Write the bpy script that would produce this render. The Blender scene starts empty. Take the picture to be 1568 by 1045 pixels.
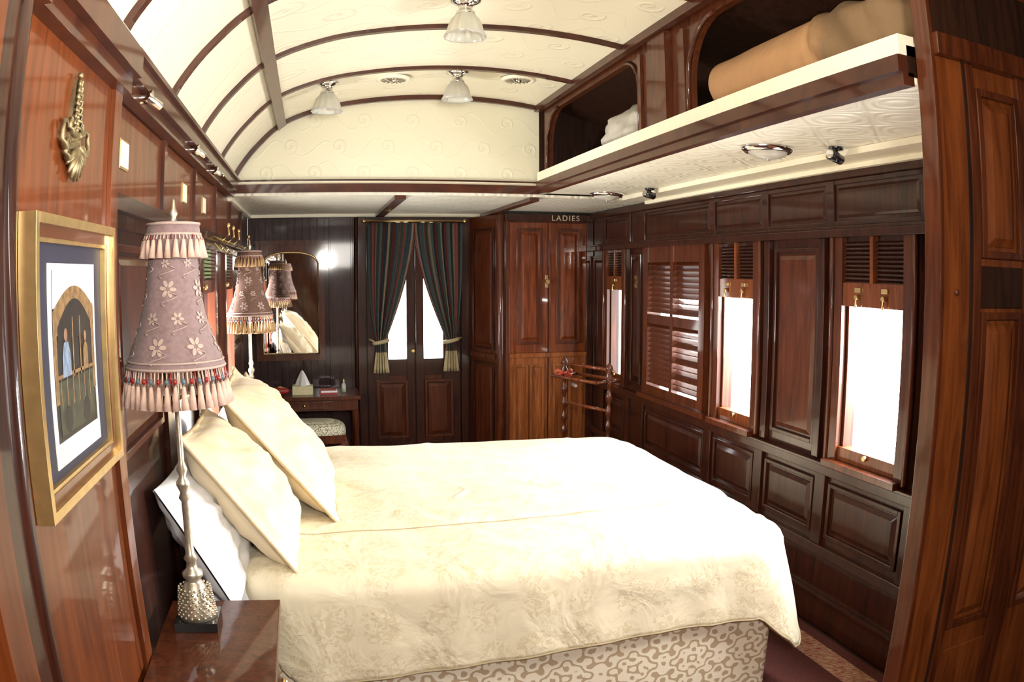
import bpy, bmesh, math, random
from mathutils import Vector, Matrix, noise
random.seed(4)
H = 1.63
XL, XR, YB = -0.54, 2.19, 6.5
sc = bpy.context.scene
try:
    sc.view_settings.view_transform = 'Standard'
    sc.view_settings.look = 'None'
except Exception as e:
    print('view', e)

# ---------------------------------------------------------------- materials
def newmat(name):
    m = bpy.data.materials.new(name); m.use_nodes = True
    nt = m.node_tree
    return m, nt, nt.nodes['Principled BSDF']

def setp(b, **kw):
    for k, v in kw.items():
        if k in b.inputs: b.inputs[k].default_value = v

def rgba(c): return (c[0], c[1], c[2], 1)

def simple(name, col, rough=.5, metal=0, coat=0, noise_amt=.12, nscale=30, bump=0.0, sheen=0):
    m, nt, b = newmat(name)
    setp(b, Roughness=rough, Metallic=metal)
    setp(b, **{'Coat Weight': coat, 'Coat Roughness': .08, 'Sheen Weight': sheen})
    tc = nt.nodes.new('ShaderNodeTexCoord')
    nz = nt.nodes.new('ShaderNodeTexNoise'); nz.inputs['Scale'].default_value = nscale; nz.inputs['Detail'].default_value = 4
    nt.links.new(tc.outputs['Object'], nz.inputs['Vector'])
    rp = nt.nodes.new('ShaderNodeValToRGB')
    rp.color_ramp.elements[0].position = .3; rp.color_ramp.elements[1].position = .7
    rp.color_ramp.elements[0].color = rgba([c*(1-noise_amt) for c in col])
    rp.color_ramp.elements[1].color = rgba([min(1, c*(1+noise_amt)) for c in col])
    nt.links.new(nz.outputs['Fac'], rp.inputs['Fac'])
    nt.links.new(rp.outputs['Color'], b.inputs['Base Color'])
    if bump:
        bp = nt.nodes.new('ShaderNodeBump'); bp.inputs['Strength'].default_value = bump; bp.inputs['Distance'].default_value = .01
        nt.links.new(nz.outputs['Fac'], bp.inputs['Height']); nt.links.new(bp.outputs['Normal'], b.inputs['Normal'])
    return m

def wood(name, c1, c2, sc3=(14, 14, 1.3), rough=.42, coat=.55, bump=.05):
    m, nt, b = newmat(name)
    setp(b, Roughness=rough); setp(b, **{'Coat Weight': coat, 'Coat Roughness': .06, 'Specular IOR Level': .2})
    tc = nt.nodes.new('ShaderNodeTexCoord'); mp = nt.nodes.new('ShaderNodeMapping')
    mp.inputs['Scale'].default_value = sc3
    nt.links.new(tc.outputs['Object'], mp.inputs['Vector'])
    nz = nt.nodes.new('ShaderNodeTexNoise'); nz.inputs['Scale'].default_value = 2.2; nz.inputs['Detail'].default_value = 7
    nz.inputs['Distortion'].default_value = 1.2
    nt.links.new(mp.outputs['Vector'], nz.inputs['Vector'])
    rp = nt.nodes.new('ShaderNodeValToRGB')
    rp.color_ramp.elements[0].position = .32; rp.color_ramp.elements[1].position = .68
    rp.color_ramp.elements[0].color = rgba(c1); rp.color_ramp.elements[1].color = rgba(c2)
    nt.links.new(nz.outputs['Fac'], rp.inputs['Fac']); nt.links.new(rp.outputs['Color'], b.inputs['Base Color'])
    bp = nt.nodes.new('ShaderNodeBump'); bp.inputs['Strength'].default_value = bump; bp.inputs['Distance'].default_value = .01
    nt.links.new(nz.outputs['Fac'], bp.inputs['Height']); nt.links.new(bp.outputs['Normal'], b.inputs['Normal'])
    return m

class N:
    def __init__(s, nt): s.nt = nt
    def m(s, op, a, b=None, c=None):
        n = s.nt.nodes.new('ShaderNodeMath'); n.operation = op
        for i, v in enumerate((a, b, c)):
            if v is None: continue
            if isinstance(v, (int, float)): n.inputs[i].default_value = v
            else: s.nt.links.new(v, n.inputs[i])
        return n.outputs[0]

def scroll(q, U, V, pu, pv, R, k, nzf):
    """height of staggered spiral scrolls + vine lines on a (U,V) plane"""
    row = q.m('DIVIDE', V, pv); ri = q.m('FLOOR', row)
    fx = q.m('SUBTRACT', q.m('FRACT', q.m('ADD', q.m('DIVIDE', U, pu), q.m('MULTIPLY', ri, .5))), .5)
    fz = q.m('SUBTRACT', q.m('FRACT', row), .5)
    dx = q.m('MULTIPLY', fx, pu); dz = q.m('MULTIPLY', fz, pv)
    r = q.m('SQRT', q.m('ADD', q.m('MULTIPLY', dx, dx), q.m('MULTIPLY', dz, dz)))
    ang = q.m('ARCTAN2', dz, dx)
    w = q.m('SINE', q.m('ADD', q.m('MULTIPLY', r, k), ang))
    fall = q.m('MINIMUM', q.m('MAXIMUM', q.m('DIVIDE', q.m('SUBTRACT', R, r), .012), .0), 1.0)
    h = q.m('MULTIPLY', q.m('SMOOTH_MAX', w, .0, .3), fall)
    vx = q.m('SUBTRACT', fz, q.m('MULTIPLY', q.m('SINE', q.m('MULTIPLY', U, 6.283/pu)), .36))
    vx = q.m('ABSOLUTE', q.m('ADD', vx, q.m('MULTIPLY', q.m('SUBTRACT', nzf, .5), .9)))
    vine = q.m('MAXIMUM', q.m('SUBTRACT', 1.0, q.m('DIVIDE', vx, .055)), .0)
    vine = q.m('MULTIPLY', vine, q.m('SUBTRACT', 1.0, fall))
    return q.m('ADD', h, q.m('MULTIPLY', vine, .5))

def embossed(name, col, mode='swirl', strength=.55, relief_shade=.93, dist=.005):
    m, nt, b = newmat(name); setp(b, Roughness=.38)
    q = N(nt)
    tc = nt.nodes.new('ShaderNodeTexCoord'); sp = nt.nodes.new('ShaderNodeSeparateXYZ')
    nt.links.new(tc.outputs['Object'], sp.inputs[0])
    X, Y, Z = sp.outputs
    nz = nt.nodes.new('ShaderNodeTexNoise'); nz.inputs['Scale'].default_value = 3.5; nz.inputs['Detail'].default_value = 1
    nt.links.new(tc.outputs['Object'], nz.inputs['Vector'])
    if mode == 'rosette':
        h = scroll(q, X, q.m('ADD', Z, -.02), .30, .165, .055, 170, nz.outputs['Fac'])
    elif mode == 'diamond':
        a = q.m('ADD', X, Y); c = q.m('SUBTRACT', X, Y)
        s1 = q.m('ABSOLUTE', q.m('SINE', q.m('MULTIPLY', a, 10)))
        s2 = q.m('ABSOLUTE', q.m('SINE', q.m('MULTIPLY', c, 10)))
        mn = q.m('MINIMUM', s1, s2)
        h = q.m('ADD', q.m('SMOOTH_MIN', q.m('MULTIPLY', mn, 4), 1.0, .3),
                q.m('MULTIPLY', q.m('SINE', q.m('MULTIPLY', q.m('MULTIPLY', s1, s2), 14)), .5))
    else:
        h = scroll(q, q.m('ADD', X, q.m('MULTIPLY', Z, -.6)), Y, .34, .25, .075, 120, nz.outputs['Fac'])
    bp = nt.nodes.new('ShaderNodeBump'); bp.inputs['Strength'].default_value = strength; bp.inputs['Distance'].default_value = dist
    nt.links.new(h, bp.inputs['Height']); nt.links.new(bp.outputs['Normal'], b.inputs['Normal'])
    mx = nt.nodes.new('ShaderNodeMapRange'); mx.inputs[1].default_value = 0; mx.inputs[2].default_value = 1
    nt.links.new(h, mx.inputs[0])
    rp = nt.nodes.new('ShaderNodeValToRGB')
    rp.color_ramp.elements[1].color = rgba([c*relief_shade for c in col]); rp.color_ramp.elements[0].color = rgba(col)  # relief pattern darkened in the base colour as painted shading
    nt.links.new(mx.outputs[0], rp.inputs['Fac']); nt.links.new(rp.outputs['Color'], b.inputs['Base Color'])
    return m

def damask(name, c1, c2, pa=.24, pz=.22, rough=.6):
    m, nt, b = newmat(name); setp(b, Roughness=rough)
    q = N(nt)
    tc = nt.nodes.new('ShaderNodeTexCoord'); sp = nt.nodes.new('ShaderNodeSeparateXYZ')
    nt.links.new(tc.outputs['Object'], sp.inputs[0]); X, Y, Z = sp.outputs
    a = q.m('MULTIPLY', q.m('ADD', X, Y), 6.283/pa); z = q.m('MULTIPLY', Z, 6.283/pz)
    nz = nt.nodes.new('ShaderNodeTexNoise'); nz.inputs['Scale'].default_value = 42; nz.inputs['Detail'].default_value = 1
    nt.links.new(tc.outputs['Object'], nz.inputs['Vector'])
    g = q.m('ADD', q.m('COSINE', a), q.m('COSINE', z))
    fine = q.m('MULTIPLY', q.m('MULTIPLY', q.m('COSINE', q.m('MULTIPLY', a, 3)), q.m('COSINE', q.m('MULTIPLY', z, 3))), .7)
    g = q.m('ADD', q.m('ADD', g, fine), q.m('MULTIPLY', nz.outputs['Fac'], .9))
    s = q.m('SINE', q.m('MULTIPLY', g, 4.4))
    rp = nt.nodes.new('ShaderNodeValToRGB'); rp.color_ramp.interpolation = 'EASE'
    rp.color_ramp.elements[0].position = .30; rp.color_ramp.elements[1].position = .46
    rp.color_ramp.elements[0].color = rgba(c1); rp.color_ramp.elements[1].color = rgba(c2)
    mr = nt.nodes.new('ShaderNodeMapRange'); mr.inputs[1].default_value = -1; nt.links.new(s, mr.inputs[0])
    nt.links.new(mr.outputs[0], rp.inputs['Fac']); nt.links.new(rp.outputs['Color'], b.inputs['Base Color'])
    return m

def glassmat():
    m, nt, b = newmat('window_glass'); nt.nodes.remove(b)
    out = nt.nodes['Material Output']
    t = nt.nodes.new('ShaderNodeBsdfTransparent'); g = nt.nodes.new('ShaderNodeBsdfGlossy'); g.inputs['Roughness'].default_value = .03
    mx = nt.nodes.new('ShaderNodeMixShader'); mx.inputs[0].default_value = .04
    nt.links.new(t.outputs[0], mx.inputs[1]); nt.links.new(g.outputs[0], mx.inputs[2]); nt.links.new(mx.outputs[0], out.inputs[0])
    return m

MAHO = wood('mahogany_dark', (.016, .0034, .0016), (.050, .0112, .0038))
MAHO2 = wood('mahogany_mid', (.042, .0085, .0028), (.105, .025, .007))
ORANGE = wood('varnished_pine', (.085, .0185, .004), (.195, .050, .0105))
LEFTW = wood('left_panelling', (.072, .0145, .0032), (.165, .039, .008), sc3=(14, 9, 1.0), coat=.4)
RIBW = wood('rib_wood', (.040, .009, .004), (.08, .020, .007), sc3=(3, 3, 3))
DARK = wood('dark_lining', (.014, .006, .003), (.035, .012, .006), rough=.5, coat=.2)
PLUM = wood('plum_boards', (.018, .005, .006), (.036, .011, .011))
CEIL = embossed('embossed_ceiling', (.84, .785, .61), strength=.45, relief_shade=.965)
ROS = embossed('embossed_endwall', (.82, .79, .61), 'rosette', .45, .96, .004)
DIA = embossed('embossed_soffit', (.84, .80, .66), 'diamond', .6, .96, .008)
CREAM = simple('cream_paint', (.85, .79, .62), .35, noise_amt=.03)
BRASS = simple('brass', (.62, .44, .20), .28, 1)
ABRASS = simple('antique_brass', (.26, .20, .11), .5, .85, nscale=50, noise_amt=.45)
CHROME = simple('chrome', (.75, .73, .70), .15, 1, noise_amt=.03)
SILVER = simple('antique_silver', (.54, .47, .36), .34, .75, nscale=60, noise_amt=.25)
BLACK = simple('black_enamel', (.012, .012, .014), .2, coat=.5)
GLASS = glassmat()
MIRROR = simple('mirror_silver', (.85, .85, .84), .02, 1, noise_amt=.0)
FROST = simple('frosted_glass', (.80, .77, .68), .3, noise_amt=.04)
setp(FROST.node_tree.nodes['Principled BSDF'], **{'Transmission Weight': .45, 'Subsurface Weight': .2})
SHEET = simple('white_linen', (.82, .83, .87), .8, noise_amt=.03, bump=.15, nscale=12)
SHAM = simple('cream_satin', (.74, .61, .40), .5, noise_amt=.05, nscale=8, sheen=.2, bump=.55)
PIPING = simple('piping_cord', (.42, .31, .17), .6)
CPIPE = simple('cover_seam', (.40, .32, .19), .6)
def blanketmat():
    m, nt, b = newmat('tan_blanket'); setp(b, Roughness=.9)
    tc = nt.nodes.new('ShaderNodeTexCoord'); sp = nt.nodes.new('ShaderNodeSeparateXYZ'); nt.links.new(tc.outputs['Object'], sp.inputs[0])
    nz = nt.nodes.new('ShaderNodeTexNoise'); nz.inputs['Scale'].default_value = 9; nz.inputs['Detail'].default_value = 5
    nt.links.new(tc.outputs['Object'], nz.inputs['Vector'])
    q = N(nt); v = q.m('ADD', sp.outputs[1], q.m('MULTIPLY', nz.outputs['Fac'], .25))
    rp = nt.nodes.new('ShaderNodeValToRGB'); rp.color_ramp.elements[0].position = .40; rp.color_ramp.elements[1].position = .50
    rp.color_ramp.elements[0].color = (.19, .115, .055, 1); rp.color_ramp.elements[1].color = (.42, .23, .105, 1)  # nearer end of the roll coloured darker, shading put into the colour
    mr = nt.nodes.new('ShaderNodeMapRange'); mr.inputs[1].default_value = 1.6; mr.inputs[2].default_value = 2.9
    nt.links.new(v, mr.inputs[0]); nt.links.new(mr.outputs[0], rp.inputs['Fac']); nt.links.new(rp.outputs['Color'], b.inputs['Base Color'])
    bp = nt.nodes.new('ShaderNodeBump'); bp.inputs['Strength'].default_value = .6; bp.inputs['Distance'].default_value = .02
    nt.links.new(nz.outputs['Fac'], bp.inputs['Height']); nt.links.new(bp.outputs['Normal'], b.inputs['Normal'])
    return m
BLANKET = blanketmat()
GREYB = simple('grey_bundle', (.46, .43, .37), .9, nscale=18, bump=.4)
VALANCE = damask('damask_valance', (.50, .385, .245), (.86, .79, .63), .25, .20)
FLORAL = damask('floral_tapestry', (.13, .14, .09), (.60, .56, .42), .09, .09)
FLOOR = simple('floor_boards', (.035, .012, .008), .5, nscale=8)
CARPET = simple('carpet_brown', (.075, .014, .010), .95, nscale=120, noise_amt=.4)
BORDER = damask('carpet_border', (.20, .016, .012), (.40, .25, .16), .11, .3, .9)

def covermat():
    m, nt, b = newmat('bedspread_cream'); setp(b, Roughness=.5); setp(b, **{'Sheen Weight': .15})
    q = N(nt)
    tc = nt.nodes.new('ShaderNodeTexCoord')
    nz = nt.nodes.new('ShaderNodeTexNoise'); nz.inputs['Scale'].default_value = 30; nz.inputs['Detail'].default_value = 3; nz.inputs['Distortion'].default_value = 2.2
    vo = nt.nodes.new('ShaderNodeTexVoronoi'); vo.inputs['Scale'].default_value = 6.0; vo.inputs['Randomness'].default_value = .3
    nt.links.new(tc.outputs['Object'], nz.inputs['Vector']); nt.links.new(tc.outputs['Object'], vo.inputs['Vector'])
    msk = q.m('MINIMUM', q.m('MAXIMUM', q.m('DIVIDE', q.m('SUBTRACT', .54, vo.outputs['Distance']), .10), .0), 1.0)
    pat = q.m('MULTIPLY', q.m('MINIMUM', q.m('MAXIMUM', q.m('MULTIPLY', q.m('SUBTRACT', nz.outputs['Fac'], .5), 25), .0), 1.0), msk)
    rp = nt.nodes.new('ShaderNodeValToRGB')
    rp.color_ramp.elements[0].color = (.79, .705, .515, 1); rp.color_ramp.elements[1].color = (.69, .595, .405, 1)
    nt.links.new(pat, rp.inputs['Fac']); nt.links.new(rp.outputs['Color'], b.inputs['Base Color'])
    n2 = nt.nodes.new('ShaderNodeTexNoise'); n2.inputs['Scale'].default_value = 4.5; n2.inputs['Detail'].default_value = 4; n2.inputs['Distortion'].default_value = .9
    nt.links.new(tc.outputs['Object'], n2.inputs['Vector'])
    bp = nt.nodes.new('ShaderNodeBump'); bp.inputs['Strength'].default_value = .6; bp.inputs['Distance'].default_value = .03
    nt.links.new(n2.outputs['Fac'], bp.inputs['Height'])
    b2 = nt.nodes.new('ShaderNodeBump'); b2.inputs['Strength'].default_value = .3; b2.inputs['Distance'].default_value = .002
    nt.links.new(pat, b2.inputs['Height']); nt.links.new(bp.outputs['Normal'], b2.inputs['Normal']); nt.links.new(b2.outputs['Normal'], b.inputs['Normal'])
    return m
COVER = covermat()

# ---------------------------------------------------------------- mesh builder
class MB:
    def __init__(s, name, mats):
        s.name = name; s.mats = mats if isinstance(mats, (list, tuple)) else [mats]
        s.bm = bmesh.new(); s.M = Matrix.Identity(4); s.P = None
    def v(s, co): return s.bm.verts.new(s.M @ Vector(co))
    def f(s, vs, m=0, smooth=False):
        try:
            fc = s.bm.faces.new(vs); fc.material_index = m; fc.smooth = smooth; return fc
        except ValueError: return None
    def hexa(s, b4, t4, m=0):
        a = [s.v(p) for p in b4]; c = [s.v(p) for p in t4]
        s.f(a[::-1], m); s.f(c, m)
        for i in range(4): s.f([a[i], a[(i+1) % 4], c[(i+1) % 4], c[i]], m)
    def box(s, x0, x1, y0, y1, z0, z1, m=0):
        s.hexa([(x0, y0, z0), (x1, y0, z0), (x1, y1, z0), (x0, y1, z0)], [(x0, y0, z1), (x1, y0, z1), (x1, y1, z1), (x0, y1, z1)], m)
    def wb(s, a0, a1, c0, c1, d0, d1, m=0, inset=0):
        P = s.P; i = inset
        s.hexa([P(a0, c0, d0), P(a1, c0, d0), P(a1, c1, d0), P(a0, c1, d0)],
               [P(a0+i, c0+i, d1), P(a1-i, c0+i, d1), P(a1-i, c1-i, d1), P(a0+i, c1-i, d1)], m)
    def panel(s, a0, a1, c0, c1, d=0, m=0, mf=None):
        w = .02; mf = m if mf is None else mf
        s.wb(a0, a0+w, c0, c1, d, d+.016, m); s.wb(a1-w, a1, c0, c1, d, d+.016, m)
        s.wb(a0+w, a1-w, c0, c0+w, d, d+.016, m); s.wb(a0+w, a1-w, c1-w, c1, d, d+.016, m)
        g = .03
        if a1-a0 > .14 and c1-c0 > .14:
            s.wb(a0+g, a1-g, c0+g, c1-g, d, d+.013, mf, inset=.025)
    def wall_open(s, a0, a1, c0, c1, d0, d1, ops, m=0):
        As = sorted(set([a0, a1]+[o[0] for o in ops]+[o[1] for o in ops]))
        for i in range(len(As)-1):
            am = (As[i]+As[i+1])/2
            hs = sorted([(o[2], o[3]) for o in ops if o[0] < am < o[1]])
            c = c0
            for h in hs:
                if h[0] > c: s.wb(As[i], As[i+1], c, h[0], d0, d1, m)
                c = h[1]
            if c < c1: s.wb(As[i], As[i+1], c, c1, d0, d1, m)
    def lathe(s, c, prof, seg=24, m=0, flute=0, nfl=0):
        rings = []
        for (r, z) in prof:
            ring = []
            for k in range(seg):
                a = 2*math.pi*k/seg; rr = r*(1+flute*math.cos(a*nfl)) if flute else r
                ring.append(s.v((c[0]+rr*math.cos(a), c[1]+rr*math.sin(a), c[2]+z)))
            rings.append(ring)
        for i in range(len(rings)-1):
            for k in range(seg):
                s.f([rings[i][k], rings[i][(k+1) % seg], rings[i+1][(k+1) % seg], rings[i+1][k]], m, True)
        return rings
    def tube(s, pts, r, m=0, seg=8, close=False):
        pts = [Vector(p) for p in pts]; n = len(pts); rings = []
        for i, p in enumerate(pts):
            t = (pts[(i+1) % n]-pts[i-1]) if close else (pts[min(i+1, n-1)]-pts[max(i-1, 0)])
            if t.length < 1e-9: t = Vector((0, 0, 1))
            t.normalize(); up = Vector((0, 0, 1)) if abs(t.z) < .9 else Vector((1, 0, 0))
            u = t.cross(up).normalized(); w = t.cross(u)
            rr = r[i] if isinstance(r, (list, tuple)) else r
            rings.append([s.v(p+u*rr*math.cos(2*math.pi*k/seg)+w*rr*math.sin(2*math.pi*k/seg)) for k in range(seg)])
        for i in range(n if close else n-1):
            A = rings[i]; B = rings[(i+1) % n]
            for k in range(seg): s.f([A[k], A[(k+1) % seg], B[(k+1) % seg], B[k]], m, True)
        if not close: s.f(rings[0][::-1], m); s.f(rings[-1], m)
    def grid(s, fn, nu, nv, m=0, closeu=False, matfn=None):
        g = [[s.v(fn(i/nu, j/nv)) for j in range(nv+1)] for i in range(nu if closeu else nu+1)]
        for i in range(nu):
            A = g[i]; B = g[(i+1) % len(g)]
            for j in range(nv): s.f([A[j], B[j], B[j+1], A[j+1]], matfn(i, j) if matfn else m, True)
    def ball(s, c, r, m=0, seg=12, sz=1):
        n = 8
        s.lathe(c, [(max(r*math.sin(math.pi*i/n), r*.01), -r*sz*math.cos(math.pi*i/n)) for i in range(n+1)], seg, m)
    def prism(s, poly, fn, d0, d1, m=0):
        a = [s.v(fn(p[0], p[1], d0)) for p in poly]; b = [s.v(fn(p[0], p[1], d1)) for p in poly]
        s.f(a[::-1], m); s.f(b, m); n = len(poly)
        for i in range(n): s.f([a[i], a[(i+1) % n], b[(i+1) % n], b[i]], m)
    def done(s, parent=None, bevel=0, solid=0, recalc=True):
        if recalc: bmesh.ops.recalc_face_normals(s.bm, faces=s.bm.faces[:])
        me = bpy.data.meshes.new(s.name); s.bm.to_mesh(me); s.bm.free()
        for m in s.mats: me.materials.append(m)
        o = bpy.data.objects.new(s.name, me); sc.collection.objects.link(o)
        if solid:
            md = o.modifiers.new('Solid', 'SOLIDIFY'); md.thickness = solid; md.offset = -1
        if bevel:
            md = o.modifiers.new('Bevel', 'BEVEL'); md.width = bevel; md.segments = 2; md.limit_method = 'ANGLE'; md.angle_limit = .6
        if parent: o.parent = parent
        return o

def empty(name, loc=(0, 0, 0)):
    e = bpy.data.objects.new(name, None); sc.collection.objects.link(e); e.empty_display_size = .1
    return e

PR = lambda a, c, d: (XR-d, a, c)
PL = lambda a, c, d: (XL+d, a, c)
PLN = lambda a, c, d: (-.50+d, a, c)
PB = lambda a, c, d: (a, YB-d, c)
PP = lambda a, c, d: (a, 1.46-d, c)
PC = lambda a, c, d: (a, 6.05-d, c)

# ---------------------------------------------------------------- vault profile
half = [(0, 1.12), (.3, 1.108), (.56, 1.078), (.80, 1.03), (1.04, .935), (1.2, .79), (1.3, .66), (1.345, .57)]
ctrl = [(.825-s, z) for s, z in half[::-1]]+[(.825+s, z) for s, z in half[1:]]
def catmull(P, n=5):
    out = []
    for i in range(len(P)-1):
        p0 = P[max(i-1, 0)]; p1 = P[i]; p2 = P[i+1]; p3 = P[min(i+2, len(P)-1)]
        for k in range(n):
            t = k/n
            out.append(tuple(.5*(2*p1[j]+(p2[j]-p0[j])*t+(2*p0[j]-5*p1[j]+4*p2[j]-p3[j])*t*t+(3*p1[j]-p0[j]-3*p2[j]+p3[j])*t**3) for j in range(2)))
    out.append(P[-1]); return out
prof = [(x, z+H) for x, z in catmull(ctrl)]
SX = 1.42
def zv(x):
    for i in range(len(prof)-1):
        if prof[i][0] <= x <= prof[i+1][0]:
            t = (x-prof[i][0])/(prof[i+1][0]-prof[i][0]); return prof[i][1]*(1-t)+prof[i+1][1]*t
    return prof[0][1]
D1 = 4.93; Y0 = -1.2
pl = [p for p in prof if p[0] < SX]+[(SX, zv(SX))]
pr = [(SX, zv(SX))]+[p for p in prof if p[0] > SX]

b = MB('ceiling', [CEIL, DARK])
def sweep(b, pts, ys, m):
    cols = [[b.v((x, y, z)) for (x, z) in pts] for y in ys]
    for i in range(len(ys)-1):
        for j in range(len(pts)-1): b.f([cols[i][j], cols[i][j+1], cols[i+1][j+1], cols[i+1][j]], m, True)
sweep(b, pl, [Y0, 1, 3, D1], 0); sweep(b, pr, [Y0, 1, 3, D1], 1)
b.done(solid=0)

def ribstrip(b, pts, y0, y1, th, m=0):
    for j in range(len(pts)-1):
        (xa, za), (xb, zb) = pts[j], pts[j+1]
        def off(x, z): 
            dx, dz = .825-x, (H+.2)-z; L = math.hypot(dx, dz); return x+dx/L*th, z+dz/L*th
        xa2, za2 = off(xa, za); xb2, zb2 = off(xb, zb)
        b.hexa([(xa, y0, za), (xb, y0, zb), (xb, y1, zb), (xa, y1, za)], [(xa2, y0, za2), (xb2, y0, zb2), (xb2, y1, zb2), (xa2, y1, za2)], m)
b = MB('trim_1', [RIBW])
for y in (4.18, 3.42, 2.66, 1.9, 1.14, .38, -.4):
    ribstrip(b, pl, y-.016, y+.016, .020)
ribstrip(b, pl, D1-.03, D1, .03)
for sx in (-.215,):
    b.hexa([(sx-.03, Y0, zv(sx-.03)), (sx+.03, Y0, zv(sx+.03)), (sx+.03, D1, zv(sx+.03)), (sx-.03, D1, zv(sx-.03))],
                      [(sx-.012, Y0, zv(sx-.03)-.03), (sx+.035, Y0, zv(sx+.03)-.03), (sx+.035, D1, zv(sx+.03)-.03), (sx-.012, D1, zv(sx-.03)-.03)])
b.box(SX-.03, SX+.005, Y0, D1, zv(SX)-.035, zv(SX)+.005)
b.done()

# bulkhead
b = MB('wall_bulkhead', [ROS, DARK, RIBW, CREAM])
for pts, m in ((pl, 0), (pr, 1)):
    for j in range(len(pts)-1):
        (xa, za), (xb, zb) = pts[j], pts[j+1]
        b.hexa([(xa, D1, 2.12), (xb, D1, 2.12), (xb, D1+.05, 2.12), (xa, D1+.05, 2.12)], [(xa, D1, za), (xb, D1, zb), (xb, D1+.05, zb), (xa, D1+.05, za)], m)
b.box(XL, SX+.02, D1-.05, D1-.001, 2.125, 2.178, 2)
b.box(XL, SX+.02, D1-.035, D1-.001, 2.178, 2.195, 3)
b.box(XL, SX+.02, D1-.02, D1-.001, 2.195, 2.208, 2)
b.done()

b = MB('ceiling_rear', [DIA, RIBW, CREAM])
b.box(XL, XR, D1-.02, YB, 2.11, 2.125, 0)
b.box(.50, .57, D1, YB, 2.085, 2.109, 1); b.box(1.36, 1.42, D1, YB, 2.085, 2.109, 1)
b.box(XL, XR, YB-.02, YB, 2.085, 2.109, 2); b.box(XL, XL+.03, D1, YB-.02, 2.085, 2.109, 2)
b.done()

# ---------------------------------------------------------------- floor, rear
b = MB('floor', FLOOR); b.box(XL-.08, XR+.08, Y0-.05, YB+.06, -.05, 0); b.done()
b = MB('carpet', [CARPET, BORDER])
b.box(-.45, 1.96, .2, 5.9, .001, .010, 0); b.box(1.96, 2.09, .2, 5.9, .001, .011, 1); b.box(2.09, 2.15, .2, 5.9, .001, .010, 0)
b.done()
b = MB('wall_rear', [ORANGE]); b.box(XL-.08, XR+.08, Y0-.05, Y0, 0, 2.8); b.done()

# ---------------------------------------------------------------- right wall
Wz0, Wz1 = .86, 1.51
wins = [(5.37, 5.66), (3.55, 3.92), (2.38, 2.79), (1.68, 2.12)]
ops = [(a, c, Wz0, Wz1) for a, c in wins]+[(4.14, 4.90, .88, 1.70)]
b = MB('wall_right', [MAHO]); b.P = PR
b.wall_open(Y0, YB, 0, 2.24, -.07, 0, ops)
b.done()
b = MB('trim_2', [MAHO, MAHO2, BRASS]); b.P = PR
ye = 6.04; ys = 1.52
b.wb(ys, ye, 1.80, 1.835, 0, .045); b.wb(ys, ye, 1.835, 1.85, 0, .03)
b.wb(ys, ye, 2.055, 2.10, 0, .03); b.wb(ys, ye, .745, .79, 0, .035); b.wb(ys, ye, .79, .805, 0, .05)
b.wb(ys, ye, .36, .41, 0, .03)
st = [1.56, 2.26, 2.90, 3.46, 4.03, 5.02, 5.28, 5.78]
for i, y in enumerate(st):
    b.wb(y-.03, y+.03, 1.85, 2.055, 0, .012); b.wb(y-.04, y+.04, .41, .745, 0, .022)
    if i+1 < len(st) and st[i+1]-y > .3:
        b.wb(y+.03, st[i+1]-.03, 1.85, 1.872, 0, .010); b.wb(y+.03, st[i+1]-.03, 2.033, 2.055, 0, .010)
        b.wb(y+.045, st[i+1]-.045, 1.885, 2.02, 0, .008, 0, inset=.014); b.panel(y+.06, st[i+1]-.06, .45, .71, 0, 0, 0)
b.panel(2.99, 3.37, .86, 1.76, .0, 0, 1); b.panel(5.06, 5.24, .86, 1.76, 0); b.panel(5.76, 6.0, .86, 1.76, 0)
b.wb(2.93, 2.98, .81, 1.80, 0, .025); b.wb(3.40, 3.45, .81, 1.80, 0, .025)
b.done(bevel=.003)
b = MB('baseboard_right', [MAHO]); b.P = PR
b.wb(ys, ye, 0.012, .15, 0, .02); b.wb(ys, ye, .15, .17, 0, .03); b.done(bevel=.003)

for i, (a0, a1) in enumerate(wins):
    b = MB('window_%d' % (i+1), [MAHO2, MAHO, GLASS, BRASS, ORANGE, CREAM]); b.P = PR
    for s0, s1 in ((a0-.055, a0), (a1, a1+.055)): b.wb(s0, s1, .81, 1.80, 0, .03, 0)
    b.tube([PR(a0-.07, .82, .03), PR(a0-.07, 1.8, .03)], .012, 0); b.tube([PR(a1+.07, .82, .03), PR(a1+.07, 1.8, .03)], .012, 0)
    for s0, s1 in ((a0, a0+.018), (a1-.018, a1)): b.wb(s0, s1, Wz0, Wz1, -.04, .0, 0)
    b.wb(a0, a1, Wz1-.005, Wz1+.095, 0, .024, 4); b.wb(a0, a1, Wz0-.03, Wz0+.03, -.04, .015, 4)
    b.wb(a0-.05, a1+.05, .80, .83, 0, .07, 0)
    b.wb(a0+.01, a1-.01, Wz0, Wz1, -.03, -.025, 2)
    z = 1.615
    while z < 1.785:
        b.hexa([PR(a0, z, .002), PR(a1, z, .002), PR(a1, z+.004, .002), PR(a0, z+.004, .002)], [PR(a0, z-.012, .018), PR(a1, z-.012, .018), PR(a1, z-.006, .018), PR(a0, z-.006, .018)], 1)
        z += .018
    am = (a0+a1)/2
    b.wb(am-.012, am+.012, 1.605, 1.80, 0, .03, 4)
    for da in (-.09, .09) if a1-a0 > .3 else (0,):
        b.tube([PR(am+da, 1.545, .024), PR(am+da, 1.545, .045)], .011, 3); b.wb(am+da-.02, am+da+.02, 1.565, 1.585, .024, .034, 3)
        b.tube([PR(am+da, 1.545, .04), PR(am+da, 1.50, .042)], .005, 3)
    b.tube([PR(am, .875, .014), PR(am, .875, .03)], .012, 3)
    b.done(bevel=.002)

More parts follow.
